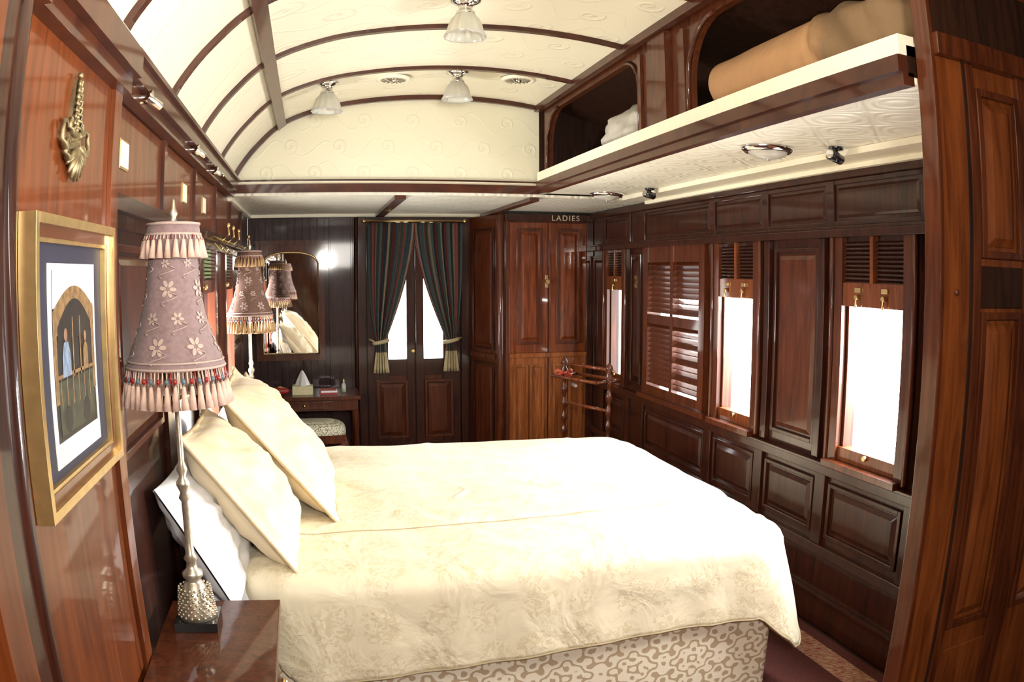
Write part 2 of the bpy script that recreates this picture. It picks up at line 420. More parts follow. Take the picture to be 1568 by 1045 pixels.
b = MB('window_5', [MAHO2, MAHO, BRASS]); b.P = PR
for s0, s1 in ((4.08, 4.15), (4.89, 4.96), (4.50, 4.54)): b.wb(s0, s1, .81, 1.80, -.01, .035, 0)
for z0, z1 in ((.81, .89), (1.30, 1.36), (1.70, 1.80)): b.wb(4.15, 4.89, z0, z1, -.01, .03, 0)
z = .905; k_ = 0
while z < 1.70:
    if not (1.285 < z < 1.37):
        for a0, a1 in ((4.15, 4.50), (4.54, 4.89)):
            opn = a0 < 4.3 and (k_ % 3 != 2) and z < 1.50
            up = .022 if opn else .038
            b.hexa([PR(a0, z, .022), PR(a1, z, .022), PR(a1, z+.006, .022), PR(a0, z+.006, .022)], [PR(a0, z+up, -.012), PR(a1, z+up, -.012), PR(a1, z+up+.006, -.012), PR(a0, z+up+.006, -.012)], 0)
    z += .0335; k_ += 1
b.wb(4.02, 5.0, .80, .83, 0, .06, 0)
b.done()

# ---------------------------------------------------------------- left wall
lops = [(3.62, 4.02, .88, 1.55), (4.56, 4.92, .88, 1.55)]
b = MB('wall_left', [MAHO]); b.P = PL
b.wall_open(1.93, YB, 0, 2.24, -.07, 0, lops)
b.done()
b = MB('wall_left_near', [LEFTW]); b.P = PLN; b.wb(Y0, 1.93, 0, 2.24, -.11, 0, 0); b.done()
b = MB('trim_3', [MAHO, MAHO2, RIBW, BRASS, CREAM, CHROME, LEFTW]); b.P = PL
b.wb(1.94, D1-.06, 2.10, 2.135, 0, .05, 2); b.wb(1.94, D1-.06, 2.135, 2.19, 0, .075, 2); b.wb(1.94, D1-.06, 2.19, 2.225, 0, .03, 4)
b.wb(1.94, D1-.06, 2.19, 2.205, 0.03, .09, 2)
b.wb(1.94, YB-.02, 1.80, 1.83, 0, .045); b.wb(1.94, YB-.02, 1.83, 1.85, 0, .025)
b.wb(1.94, YB-.02, 1.76, 1.80, 0, .02)
for y in (1.98, 2.75, 3.5, 4.25, 5.05, 5.8): 
    b.wb(y-.025, y+.025, 1.85, 2.10, 0, .018, 1); b.wb(y-.035, y+.035, .15, 1.76, 0, .02, 0)
for y0, y1 in ((2.03, 2.70), (2.8, 3.45), (3.55, 4.2), (4.3, 5.0), (5.1, 5.75)):
    b.wb(y0-.03, y1+.03, 1.855, 2.095, 0, .004, 6)
for y0, y1 in ((2.03, 2.70), (2.8, 3.45), (5.1, 5.75)):
    b.panel(y0+.04, y1-.04, 1.15, 1.72, 0, 1)
for y in (2.12, 3.2, 3.8): b.wb(y, y+.09, 1.93, 2.0, .004, .010, 4); b.wb(y-.006, y+.096, 1.924, 2.006, .004, .007, 3)
for y in (2.15, 3.1, 3.75):
    b.tube([PL(y, 2.12, .04), PL(y, 2.12, .085)], .02, 5, 12); b.tube([PL(y-.02, 2.12, .07), PL(y+.03, 2.10, .10)], .014, 5, 10)
for y in (3.95, 4.2, 4.5, 5.2):
    b.tube([PL(y, 1.82, .045), PL(y, 1.80, .09), PL(y, 1.83, .12), PL(y, 1.87, .115)], .006, 3)
    b.ball(PL(y, 1.875, .115), .012, 3); b.tube([PL(y, 1.79, .045), PL(y, 1.75, .08), PL(y, 1.77, .09)], .005, 3)
b.P = PLN
b.wb(1.22, 1.93, 2.08, 2.12, 0, .035, 2); b.wb(1.22, 1.93, 2.12, 2.19, 0, .06, 2); b.wb(Y0, 1.22, 2.08, 2.19, 0, .05, 2); b.wb(1.22, 1.93, 2.19, 2.23, 0, .03, 4)
b.wb(1.86, 1.93, 0.02, 2.08, 0, .012, 6)
b.wb(1.05, 1.13, 0.0, 2.08, 0, .03, 0); b.tube([PLN(1.15, 0.0, .02), PLN(1.15, 2.08, .02)], .022, 0, 12)
b.wb(.95, 1.04, 0.0, 2.08, 0, .045, 6)
b.done(bevel=.003)
for i, (a0, a1, z0, z1) in enumerate(lops):
    b = MB('window_%d' % (6+i), [MAHO2, GLASS, simple('green_shutter%d' % i, (.16, .24, .10), .4), BRASS]); b.P = PL
    for s0, s1 in ((a0-.05, a0), (a1, a1+.05)): b.wb(s0, s1, z0-.05, 1.76, 0, .04)
    b.wb(a0-.06, a1+.06, z0-.06, z0-.01, 0, .06); b.wb(a0, a1, z1, z1+.06, 0, .03)
    b.wb(a0, a1, z0, z1, -.03, -.025, 1)
    z = z1+.07
    while z < 1.75: b.wb(a0, a1, z, z+.010, 0, .02, 2); z += .018
    b.tube([PL(a0+.05, z1+.03, .03), PL(a0+.05, z1+.03, .05)], .012, 3)
    b.done()

# ---------------------------------------------------------------- luggage rack
b = MB('luggage_rack', [RIBW, CREAM, DIA, MAHO2, DARK])
y0, y1 = 1.515, D1-.052
b.box(SX, XR-.002, y0, y1, 2.150, 2.235, 4)
b.box(SX+.02, XR-.03, y0, y1, 2.132, 2.149, 2)
b.box(SX-.02, SX+.02, y0, y1, 2.125, 2.16, 0); b.box(SX-.035, SX+.0, y0, y1, 2.16, 2.205, 0)
b.box(SX-.028, SX+.03, y0, y1, 2.206, 2.262, 1); b.box(SX+.03, XR-.01, y0, y1, 2.235, 2.245, 1)
b.box(XR-.22, XR-.002, y0, y1, 2.105, 2.131, 1); b.box(XR-.06, XR-.002, y0, y1, 2.085, 2.105, 1)
zt = zv(SX)-.01
def PS(a, c, d): return (SX+.02+d, a, c)
b.P = PS
zh = 2.635
b.wb(y0, y1, zh, zt, 0, .035, 3)
b.wb(2.83, 3.33, 2.26, zh, 0, .035, 3); b.wb(4.80, y1, 2.26, zh, 0, .035, 3)
b.wb(2.99, 3.17, 2.27, zh+.03, -.03, 0, 3); b.wb(2.84, 2.87, 2.26, zh, -.015, 0, 3); b.wb(3.29, 3.32, 2.26, zh, -.015, 0, 3)
for (c0, sgn, R) in ((2.83, -1, .24), (3.33, 1, .16), (4.80, -1, .22)):
    poly = [(c0, zh)]+[(c0+sgn*R-sgn*R*math.sin(t*math.pi/16), zh-R+R*math.cos(t*math.pi/16)) for t in range(0, 9)]
    b.prism(poly, PS, 0, .035, 3)
    pts = [(c0+sgn*R-sgn*R*math.sin(t*math.pi/16), zh-R+R*math.cos(t*math.pi/16)) for t in range(0, 9)]
    b.tube([PS(p[0], p[1], -.004) for p in pts]+[PS(c0, 2.26, -.004)], .011, 0)
b.done()

# bundles
b = MB('blanket_roll', BLANKET)
def roll(u, v):
    a = 2*math.pi*u; y = 1.60+v*1.26
    e = min(v, 1-v)*14; r = .135*(min(1, e)**.45 if e < 1 else 1)
    r = max(r, .002)
    n = noise.noise(Vector((math.cos(a)*1.5, math.sin(a)*1.5, y*4)))*.02*(1.6 if v < .4 else .45)
    n += .010*math.sin(a*3+y*30)*(1 if .12 < v < .38 else 0)
    r2 = r+n*(r/.135)
    return (1.64+r2*1.1*math.cos(a), y, 2.262+max(.001, .120+r2*.90*math.sin(a)))
b.grid(roll, 48, 80, 0, closeu=True); b.done()
b = MB('linen_bundle', GREYB)
def bun(u, v):
    a = 2*math.pi*u; t = math.pi*v; s = Vector((math.sin(t)*math.cos(a), -math.cos(t), math.sin(t)*math.sin(a)))
    n = 1+.22*noise.noise(s*2.3)+.06*noise.noise(s*7)
    return (1.66+.17*s.x*n, 3.80+.36*s.y*n, 2.262+max(.0, .10+.135*s.z*n))
b.grid(bun, 40, 32, 0, closeu=True); b.done()

# ---------------------------------------------------------------- partition at right
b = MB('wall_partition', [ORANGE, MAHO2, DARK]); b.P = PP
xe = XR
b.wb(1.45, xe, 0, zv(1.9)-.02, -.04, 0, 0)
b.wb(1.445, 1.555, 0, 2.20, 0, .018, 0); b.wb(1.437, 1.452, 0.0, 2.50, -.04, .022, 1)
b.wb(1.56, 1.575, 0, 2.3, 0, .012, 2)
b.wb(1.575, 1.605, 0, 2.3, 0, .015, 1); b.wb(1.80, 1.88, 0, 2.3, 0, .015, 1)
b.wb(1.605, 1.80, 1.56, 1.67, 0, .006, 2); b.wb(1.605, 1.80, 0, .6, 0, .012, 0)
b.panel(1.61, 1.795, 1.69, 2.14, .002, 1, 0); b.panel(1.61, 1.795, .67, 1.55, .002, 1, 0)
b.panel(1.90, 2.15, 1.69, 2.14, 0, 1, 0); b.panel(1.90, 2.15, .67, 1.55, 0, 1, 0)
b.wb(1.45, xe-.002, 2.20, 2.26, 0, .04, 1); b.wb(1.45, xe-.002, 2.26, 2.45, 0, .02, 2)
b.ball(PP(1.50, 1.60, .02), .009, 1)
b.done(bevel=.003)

# ---------------------------------------------------------------- back wall
bops = [(.60, .75, .93, 1.98), (.89, 1.05, .93, 1.98)]
b = MB('wall_back', [PLUM, MAHO]); b.P = PB
b.wall_open(XL, .39, 0, 2.109, -.06, 0, [], 0); b.wall_open(.39, XR, 0, 2.109, -.06, 0, bops, 1)
x = XL+.03
while x < .12: b.wb(x, x+.052, .0, 2.08, 0, .006, 0); x += .06
b.done(bevel=.002)
b = MB('door_1', [MAHO, MAHO2, GLASS, BRASS]); b.P = PB
b.wb(.355, .42, 0.002, 2.083, .008, .06, 0); b.wb(1.20, 1.255, 0.002, 2.083, .008, .05, 0); b.wb(.42, 1.20, 2.0, 2.083, .008, .05, 0)
b.tube([PB(.345, 0.002, .03), PB(.345, 2.08, .03)], .018, 0)
for (a0, a1, o0, o1) in ((.43, .815, .60, .75), (.825, 1.19, .89, 1.05)):
    b.wb(a0, o0, 0.02, 1.995, .002, .03, 0); b.wb(o1, a1, 0.02, 1.995, .002, .03, 0)
    b.wb(o0, o1, .80, .93, .002, .03, 0); b.wb(o0, o1, .02, .25, .002, .03, 0); b.wb(o0, o1, .25, .80, .002, .008, 1)
    b.panel(a0+.07, a1-.06, .28, .76, .03, 1); b.wb(o0, o1, .93, 1.98, .004, .008, 2)
b.tube([PB(.80, 1.0, .03), PB(.80, 1.0, .07)], .014, 3, 12)
b.done(bevel=.003)

# curtains
CM = [simple('curtain_a', (.028, .045, .038), .85), simple('curtain_b', (.13, .022, .020), .85), simple('curtain_c', (.024, .030, .045), .85),
      simple('curtain_d', (.15, .12, .075), .85), simple('curtain_e', (.045, .048, .044), .85)]
TIE = simple('tieback_beige', (.46, .38, .22), .8)
def curtain(name, xo, xi, xt):
    b = MB(name, CM+[TIE, BRASS]); zt_, zk, zb = 2.03, 1.08, .83
    sg = 1 if xi > xo else -1
    def fn(u, v):
        if v < .85:
            t = v/.85; z = zt_+(zk-zt_)*t
            inner = xi+(xt+sg*.035-xi)*(t**1.6); outer = xo+(xt-sg*.04-xo)*(t**3)
        else:
            t = (v-.85)/.15; z = zk+(zb-zk)*t; wd = .035+.03*t
            inner = xt+sg*wd; outer = xt-sg*wd
        x = outer+(inner-outer)*u
        amp = .022*(1-.55*min(1, v/.85))
        return (x, 6.40+amp*math.sin(u*2*math.pi*6)-.01*math.sin(u*31), z)
    seq = [0, 0, 2, 1, 1, 3, 0, 0, 4, 4, 1, 2, 2, 3, 0, 0, 1, 1, 2, 0, 3, 4, 4, 1, 0, 0, 2, 2, 3, 1]
    def mf(i, j): return seq[(i//2) % len(seq)] if j < 36 else 5
    b.grid(fn, 60, 40, matfn=mf)
    pts = [(xt+.055*math.cos(a), 6.40+.035*math.sin(a), zk+.012*math.cos(a)) for a in [k*math.pi/8 for k in range(16)]]
    b.tube(pts, .016, 5, close=True)
    b.tube([(xt-sg*.05, 6.42, zk), (xt-sg*.09, 6.448, zk+.02)], .008, 5)
    return b.done(solid=.003, recalc=False)
curtain('curtain', .43, .815, .535); curtain('curtain', 1.20, .80, 1.105)
b = MB('curtain_rod', BRASS); b.tube([(.40, 6.40, 2.045), (1.22, 6.40, 2.045)], .010, 0); b.ball((.40, 6.40, 2.045), .018); b.ball((1.22, 6.40, 2.045), .018)
b.box(.405, .415, 6.40, 6.438, 2.035, 2.055); b.box(1.205, 1.215, 6.40, 6.448, 2.035, 2.055); b.done()

b = MB('trim_4', [PLUM, MAHO]); b.P = PB
b.wb(.13, .31, 0, 2.083, .007, .035, 0); b.wb(.125, .14, 0, 2.083, .007, .045, 1); b.wb(.30, .315, 0, 2.083, .007, .045, 1); b.done(bevel=.002)

# mirror
b = MB('wall_mirror', [MAHO2, MIRROR, BRASS]); b.P = PB
xa, xb, z0, z1 = -.47, .09, .94, 1.87
b.wb(xa, xa+.055, z0, z1, .007, .045); b.wb(xb-.055, xb, z0, z1, .007, .045); b.wb(xa+.055, xb-.055, z0, z0+.055, .007, .045)
n = 16; xs = [xa+.055+(xb-xa-.11)*i/n for i in range(n+1)]
def arch(x): 
    t = (x-(xa+xb)/2)/((xb-xa)/2-.055); return 1.72+.085*math.sqrt(max(0, 1-abs(t)**2.2))
for i in range(n):
    p = [(xs[i], arch(xs[i])), (xs[i+1], arch(xs[i+1])), (xs[i+1], z1), (xs[i], z1)]
    b.prism(p, PB, .007, .043, 0)
b.tube([PB(x, arch(x), .045) for x in xs], .007, 2)
b.tube([PB(xs[0], arch(xs[0]), .045), PB(xs[0], z0+.055, .045), PB(xs[-1], z0+.055, .045), PB(xs[-1], arch(xs[-1]), .045)], .007, 2)
b.wb(xa+.05, xb-.05, z0+.05, 1.81, .007, .018, 1)
b.wb(xa-.02, xb+.02, z1, z1+.03, .007, .06)
b.done()

# ---------------------------------------------------------------- closet
cl = empty('closet')
REDW = wood('red_mahogany', (.085, .016, .004), (.205, .047, .010))
LITWOOD = wood('flashlit_mahogany', (.15, .039, .009), (.33, .105, .026))  # lighter wood tone with the direct flash painted into the colour
b = MB('carcass', [MAHO2, LITWOOD, BRASS, MAHO, REDW])
foot = [(1.28, 6.492), (1.43, 6.05), (XR-.004, 6.05), (XR-.004, 6.492)]
b.prism(foot, lambda p, q, d: (p, q, d), .0, 2.083, 0)
b.tube([(1.43, 6.045, 0), (1.43, 6.045, 2.083)], .03, 0, 12)
b.P = PC
b.wb(1.46, XR-.004, 2.03, 2.083, 0, .03, 3)
b.wb(1.47, 1.50, 0, 2.03, 0, .02, 0); b.wb(2.13, XR-.004, 0, 2.03, 0, .02, 3)
b.wb(1.50, 1.81, 1.0, 2.02, 0, .012, 4); b.wb(1.82, 2.13, 1.0, 2.02, 0, .012, 4)
b.wb(1.50, 1.81, .05, 1.0, 0, .012, 1); b.wb(1.82, 2.13, .05, 1.0, 0, .012, 1)
b.wb(1.50, 2.13, .965, 1.0, .012, .028, 1)
for a0, a1 in ((1.50, 1.81), (1.82, 2.13)):
    b.panel(a0+.06, a1-.05, 1.07, 1.97, .012, 0, 4)
    b.panel(a0+.03, (a0+a1)/2-.005, .12, .91, .012, 1, 1); b.panel((a0+a1)/2+.005, a1-.03, .12, .91, .012, 1, 1)
b.tube([PC(1.80, 1.56, .012), PC(1.80, 1.56, .05)], .018, 2, 12); b.wb(1.787, 1.813, 1.51, 1.61, .012, .018, 2)
def PSd(a, c, d):
    t = Vector((1.28-1.43, 6.49-6.05, 0)).normalized(); nn = Vector((-t.y, t.x, 0)); p = Vector((1.43, 6.05, 0))+t*a+nn*d
    return (p.x, p.y, c)
b.P = PSd
b.panel(.08, .40, 1.02, 1.98, 0, 3, 0); b.panel(.08, .40, .15, .92, 0, 3, 0); b.wb(.05, .43, .95, .99, 0, .025, 0)
b.done(parent=cl, bevel=.003)
tx = bpy.data.curves.new('ladies_sign', 'FONT'); tx.body = 'LADIES'; tx.size = .062; tx.extrude = .002; tx.align_x = 'CENTER'; tx.space_character = 1.25
to = bpy.data.objects.new('ladies_lettering', tx); sc.collection.objects.link(to)
to.location = (1.95, 6.017, 2.036); to.rotation_euler = (math.pi/2, 0, 0); tx.materials.append(simple('gilt_letter', (.55, .48, .33), .4)); to.parent = cl

# ---------------------------------------------------------------- dressing table, stool, items
b = MB('dressing_table', [MAHO2, BRASS])
b.box(XL+.012, .34, 5.98, YB-.047, .685, .715); b.box(XL+.03, .32, 6.01, YB-.05, .60, .685)
for x in (-.50, .30):
    for y in (6.03, 6.41):
        b.lathe((x, y, 0), [(.012, 0), (.018, .03), (.014, .1), (.026, .3), (.02, .42), (.028, .5), (.028, .60)], 12)
b.box(-.30, .12, 6.0, 6.01, .615, .672); b.ball((-.09, 5.992, .645), .012, 1)
b.done(bevel=.003)
b = MB('vanity_stool', [MAHO2, FLORAL])
def cush(u, v):
    a = 2*math.pi*u; c, s_ = math.cos(a), math.sin(a)
    k = .5; X = (abs(c)**k)*(1 if c > 0 else -1); Yy = (abs(s_)**k)*(1 if s_ > 0 else -1)
    r = math.sin(v*math.pi/2)**.6; z = .50+.085*math.cos(v*math.pi/2)**.7
    return (-.04+.25*X*r, 5.74+.17*Yy*r, z)
b.grid(cush, 40, 12, 1, closeu=True)
b.box(-.285, .205, 5.575, 5.905, .44, .50, 0)
for sx, sy in ((-1, -1), (-1, 1), (1, -1), (1, 1)):
    x = -.04+sx*.215; y = 5.74+sy*.135
    b.tube([(x, y, .46), (x+sx*.03, y+sy*.02, .38), (x+sx*.005, y, .2), (x-sx*.005, y, .06), (x+sx*.02, y+sy*.01, .020)], [.03, .034, .02, .014, .016], 0, 10)
b.done()
b = MB('tissue_box', [simple('tissue_box_card', (.62, .58, .36), .6), SHEET])
b.box(-.18, -.02, 6.10, 6.22, .7155, .78, 0)
def tis(u, v):
    a = 2*math.pi*u; r = .05*(1-v)**.8*(1+.35*math.sin(a*3)); return (-.10+r*math.cos(a), 6.16+r*.6*math.sin(a), .78+v*.12)
b.grid(tis, 18, 8, 1, closeu=True); b.done(bevel=.003)
b = MB('red_purse', [simple('red_leather', (.30, .02, .015), .4), BRASS])
def pur(u, v):
    a = 2*math.pi*u; t = math.pi*v; return (-.28+.08*math.sin(t)*math.cos(a), 6.12+.035*math.sin(t)*math.sin(a), .7155+.03-.03*math.cos(t))
b.grid(pur, 20, 12, 0, closeu=True); b.tube([(-.34, 6.12, .765), (-.28, 6.12, .778), (-.22, 6.12, .765)], .004, 1); b.done()
b = MB('book_stack', [simple('book_cover', (.30, .03, .02), .4), SHEET]); b.box(.03, .17, 6.08, 6.2, .7155, .73, 0); b.box(.04, .165, 6.085, 6.198, .73, .745, 1); b.box(.035, .16, 6.08, 6.19, .745, .752, 0); b.done()
b = MB('lotion_bottle', [FROST, BRASS]); b.lathe((.22, 6.2, .7155), [(.001, 0), (.018, 0), (.018, .06), (.008, .07), (.008, .085), (.001, .085)], 14, 0); b.lathe((.22, 6.2, .80), [(.010, 0), (.010, .02), (.001, .02)], 12, 1); b.done()

# towel rack
b = MB('towel_rack', [MAHO2, REDW])
pA, pB_ = Vector((1.76, 5.45, 0)), Vector((1.93, 5.0, 0))
for p in (pA, pB_):
    pr_ = [(.03, .012), (.032, .03), (.018, .05)]
    for i in range(60): pr_.append((.017+.005*math.sin(i*.9), .06+i*.0145))
    pr_ += [(.026, .94), (.014, .96), (.026, .985), (.02, 1.01), (.002, 1.025)]
    b.lathe(p, pr_, 14, 0)
    d = (pB_-pA).normalized(); nn = Vector((-d.y, d.x, 0))
    b.tube([p-nn*.14+Vector((0, 0, .028)), p-nn*.07+Vector((0, 0, .05)), p+Vector((0, 0, .07)), p+nn*.07+Vector((0, 0, .05)), p+nn*.14+Vector((0, 0, .028))], [.016, .016, .02, .016, .016], 0)
    for k in (-1, 1): b.tube([p+Vector((0, 0, .90)), p+nn*.11*k+Vector((0, 0, .90))], .012, 0)
for off, z in ((0, .98), (-.11, .90), (.11, .90), (0, .70), (0, .2)):
    b.tube([pA+nn*off+Vector((0, 0, z)), pB_+nn*off+Vector((0, 0, z))], .012, 1)
b.done()
b = MB('red_ribbon_bow', simple('red_satin', (.40, .05, .02), .45))
rc = pA+Vector((-.02, -.045, .92))
for s_ in (-1, 1):
    b.grid(lambda u, v: (rc.x+s_*(.008+.055*math.sin(math.pi*u)*.9+.015*u), rc.y-.012-.010*math.cos(2*math.pi*u), rc.z+.022*math.sin(2*math.pi*u)*.8+(v-.5)*.024), 16, 3)
    b.grid(lambda u, v: (rc.x+s_*.06*u+(v-.5)*.016, rc.y-.014, rc.z-.05*u+(v-.5)*.018), 8, 2)
b.ball((rc.x, rc.y-.014, rc.z), .011)
b.done(solid=.002)

# ---------------------------------------------------------------- bed
bed = empty('bed')
def rrect(x0, x1, y0, y1, R, n=360):
    L = [(x1-R-(x0+R)), math.pi/2*R, (y1-y0-2*R), math.pi/2*R, (x1-x0-2*R), math.pi/2*R, (y1-y0-2*R), math.pi/2*R]
    T = sum(L); out = []
    for i in range(n):
        s = T*i/n; k = 0
        while s > L[k]: s -= L[k]; k += 1
        if k == 0: p = (x0+R+s, y0); nn_ = (0, -1)
        elif k == 1: a = -math.pi/2+s/R; p = (x1-R+R*math.cos(a), y0+R+R*math.sin(a)); nn_ = (math.cos(a), math.sin(a))
        elif k == 2: p = (x1, y0+R+s); nn_ = (1, 0)
        elif k == 3: a = s/R; p = (x1-R+R*math.cos(a), y1-R+R*math.sin(a)); nn_ = (math.cos(a), math.sin(a))
        elif k == 4: p = (x1-R-s, y1); nn_ = (0, 1)
        elif k == 5: a = math.pi/2+s/R; p = (x0+R+R*math.cos(a), y1-R+R*math.sin(a)); nn_ = (math.cos(a), math.sin(a))
        elif k == 6: p = (x0, y1-R-s); nn_ = (-1, 0)
        else: a = math.pi+s/R; p = (x0+R+R*math.cos(a), y0+R+R*math.sin(a)); nn_ = (math.cos(a), math.sin(a))
        out.append((p, nn_, T*i/n))
    return out
def crease(x, y):
    a = abs(noise.noise(Vector((x*2.0+y*1.1, y*5-x*1.0, 7.3)))); c = max(0, 1-a*6)
    m_ = max(0, noise.noise(Vector((x*1.3, y*1.3, 2.2)))+.25)
    return c*c*m_
def ctop(x, y):
    w = noise.noise(Vector((x*2.2, y*3.5, 0)))*.014+noise.noise(Vector((x*6+y*3, y*8, 3)))*.005
    e = 1-min(1, abs(y-3.44)/1.0)**4
    seam = -.014*math.exp(-((y-2.90-.05*(x-.6))/.025)**2)
    return .672+w+.018*e+.013*crease(x, y)+seam
b = MB('bedspread', COVER)
BX0, BX1, BY0, BY1 = -.30, 1.745, 2.41, 4.44
NP = 520
pin = rrect(BX0+.08, BX1-.08, BY0+.08, BY1-.08, .10, NP)
C = Vector(((BX0+BX1)/2, (BY0+BY1)/2))
rows = []
NR = 80
for k in range(1, NR+1):
    t = k/NR; rows.append([(C.x+(p[0]-C.x)*t, C.y+(p[1]-C.y)*t, ctop(C.x+(p[0]-C.x)*t, C.y+(p[1]-C.y)*t)) for p, n_, s in pin])
for a in (18, 36, 54, 72, 90):
    a = math.radians(a); rows.append([(p[0]+n_[0]*.08*math.sin(a), p[1]+n_[1]*.08*math.sin(a), ctop(*p)-.08*(1-math.cos(a))) for p, n_, s in pin])
ND = 18
for k in range(1, ND+1):
    t = k/ND; row = []
    for p, n_, s in pin:
        zt2 = ctop(*p)-.08
        headk = max(0, -n_[0]); corner = (abs(n_[0]*n_[1])*2)**1.3 if (n_[0] > 0 and n_[1] < 0) else 0
        D = (.245 if n_[0] < .5 else .27)*(1-headk*.92)+.14*corner
        if n_[1] < -.5: D += .06*max(0, .9-p[0])
        fo = .007*math.sin(s*2*math.pi*1.3+1.2*math.sin(s*3))*t+.004*math.sin(s*2*math.pi*4.1)*t
        nearc = math.exp(-(((p[0]-BX1)**2+(p[1]-BY0)**2)/.10)) if n_[0] > -.1 else 0
        fo += .018*math.sin(s*2*math.pi*5)*t*nearc
        fl = .015*t+.085*corner*t+.02*nearc*t
        o = .08+(fo+fl)*(1-headk)+.008*noise.noise(Vector((p[0]*4, p[1]*4, t*2)))*math.sin(math.pi*min(1, t*1.2))*(1-headk)
        row.append((p[0]+n_[0]*o, p[1]+n_[1]*o, zt2-D*t))
    rows.append(row)
vr = [[b.v(c) for c in r] for r in rows]
cv = b.v((C.x, C.y, ctop(C.x, C.y))); n = len(pin)
for i in range(n): b.f([cv, vr[0][i], vr[0][(i+1) % n]], 0, True)
for k in range(len(vr)-1):
    for i in range(n): b.f([vr[k][i], vr[k][(i+1) % n], vr[k+1][(i+1) % n], vr[k+1][i]], 0, True)
b.done(parent=bed, solid=.006)
b = MB('seam_piping', [CPIPE])
b.tube([(x/50, 2.90+.05*(x/50-.6), ctop(x/50, 2.9+.05*(x/50-.6))+.001) for x in range(-10, 83)], .0036, 0, 6)
b.tube([vv for vv in [(r[0], r[1], r[2]) for (i, r) in enumerate(rows[-1]) if pin[i][1][0] > -.3]], .004, 0, 6)
b.done(parent=bed)
b = MB('mattress', SHEET)
pm = rrect(-.50, 1.60, 2.48, 4.38, .09, 120)
mr_ = []
for (o, z) in ((-.05, .625), (-.02, .615), (0, .58), (0, .42), (-.02, .39), (-.05, .385)):
    mr_.append([b.v((p[0]+n_[0]*o, p[1]+n_[1]*o, z)) for p, n_, s in pm])
for k in range(len(mr_)-1):
    for i in range(120): b.f([mr_[k][i], mr_[k][(i+1) % 120], mr_[k+1][(i+1) % 120], mr_[k+1][i]], 0, True)
b.f(mr_[0]); b.f(mr_[-1]); b.done(parent=bed)
b = MB('bed_valance', VALANCE)
pm = rrect(-.49, 1.665, 2.435, 4.41, .03, 400); mr_ = []
for k in range(8):
    t = k/7; z = .40-.385*t
    mr_.append([b.v((p[0]+n_[0]*(.006*math.sin(s*9)*t), p[1]+n_[1]*.006*math.sin(s*9)*t, z)) for p, n_, s in pm])
for k in range(7):
    for i in range(400): b.f([mr_[k][i], mr_[k][(i+1) % 400], mr_[k+1][(i+1) % 400], mr_[k+1][i]], 0, True)
b.f(mr_[0]); b.done(parent=bed)

def pillow(name, c, hw, hh, T, vdir, mats, flange=0, seed=0, yrot=0):
    b = MB(name, mats)
    vd = Vector(vdir).normalized(); ud = Vector((0, 1, 0)); ud.rotate(Matrix.Rotation(yrot, 3, 'Z')); nd = ud.cross(vd).normalized()
    if nd.x < 0: nd = -nd
    c = Vector(c)
    def pt(u, v, sgn):
        x = hw*u*(1-.07*(1-v*v)*abs(u)); y = hh*v*(1-.07*(1-u*u)*abs(v))
        lim = 1-flange
        a = min(1, abs(u)/lim); bb = min(1, abs(v)/lim)
        h = T*(max(0, (1-a**2.4))*max(0, (1-bb**2.4)))**.55
        h += (.018*noise.noise(Vector((u*2.5+seed, v*2.5, seed)))+.011*noise.noise(Vector((u*6+v*3, v*5, seed))))*(h/T)*1.6
        h = max(h, .003)
        q = c+ud*x+vd*y+nd*h*sgn
        if flange: q += nd*.006*math.sin(u*14+seed)*(1-(h/T))
        return q
    N_ = 40
    for sgn in (1, -1):
        g = [[b.v(pt(-1+2*i/N_, -1+2*j/N_, sgn)) for j in range(N_+1)] for i in range(N_+1)]
        for i in range(N_):
            for j in range(N_):
                f_ = [g[i][j], g[i+1][j], g[i+1][j+1], g[i][j+1]]
                b.f(f_ if sgn > 0 else f_[::-1], 0, True)
    if len(mats) > 1:
        l = [-1+2*i/16 for i in range(16)]
        loop = [(t, -1) for t in l]+[(1, t) for t in l]+[(-t, 1) for t in l]+[(-1, -t) for t in l]
        b.tube([pt(u, v, 0) for u, v in loop], .006, 1, 6, close=True)
    return b.done(recalc=False)
pillow('pillow', (-.155, 3.31, .945), .36, .35, .115, (-.44, 0, .52), [SHAM, PIPING], .07, 1)
pillow('pillow', (-.265, 2.80, .89), .33, .30, .11, (-.33, 0, .43), [SHAM, PIPING], .06, 2)
pillow('pillow', (-.395, 2.645, .80), .33, .235, .085, (-.20, 0, .36), [SHEET], 0, 3)
pillow('pillow', (-.385, 3.62, .82), .33, .21, .075, (-.12, 0, .36), [SHEET], 0, 4)
pillow('pillow', (-.20, 4.05, .88), .33, .29, .09, (-.36, 0, .43), [SHAM, PIPING], .07, 5)

# ---------------------------------------------------------------- nightstands
def nightstand(x0, x1, y0, y1):
    b = MB('nightstand', [MAHO2, BRASS, MAHO])
    b.box(x0, x1, y0, y1, .635, .66); b.box(x0+.012, x1-.012, y0+.012, y1-.012, .615, .635)
    b.box(x0+.03, x1-.03, y0+.03, y1-.03, .14, .615, 2)
    for x in (x0+.03, x1-.07):
        for y in (y0+.03, y1-.07): b.box(x-.005, x+.045, y-.005, y+.045, .012, .60, 0)
    b.box(x1-.035, x1-.02, y0+.09, y1-.09, .44, .59, 0); b.box(x1-.035, x1-.02, y0+.09, y1-.09, .18, .42, 0)
    ym = (y0+y1)/2
    for z in (.52, .38): b.tube([(x1-.02, ym, z), (x1+.0, ym, z)], .008, 1); b.ball((x1+.002, ym, z), .014, 1)
    b.done(bevel=.006)
nightstand(-.485, -.145, 1.72, 2.29)
nightstand(-.50, -.14, 4.52, 4.96)

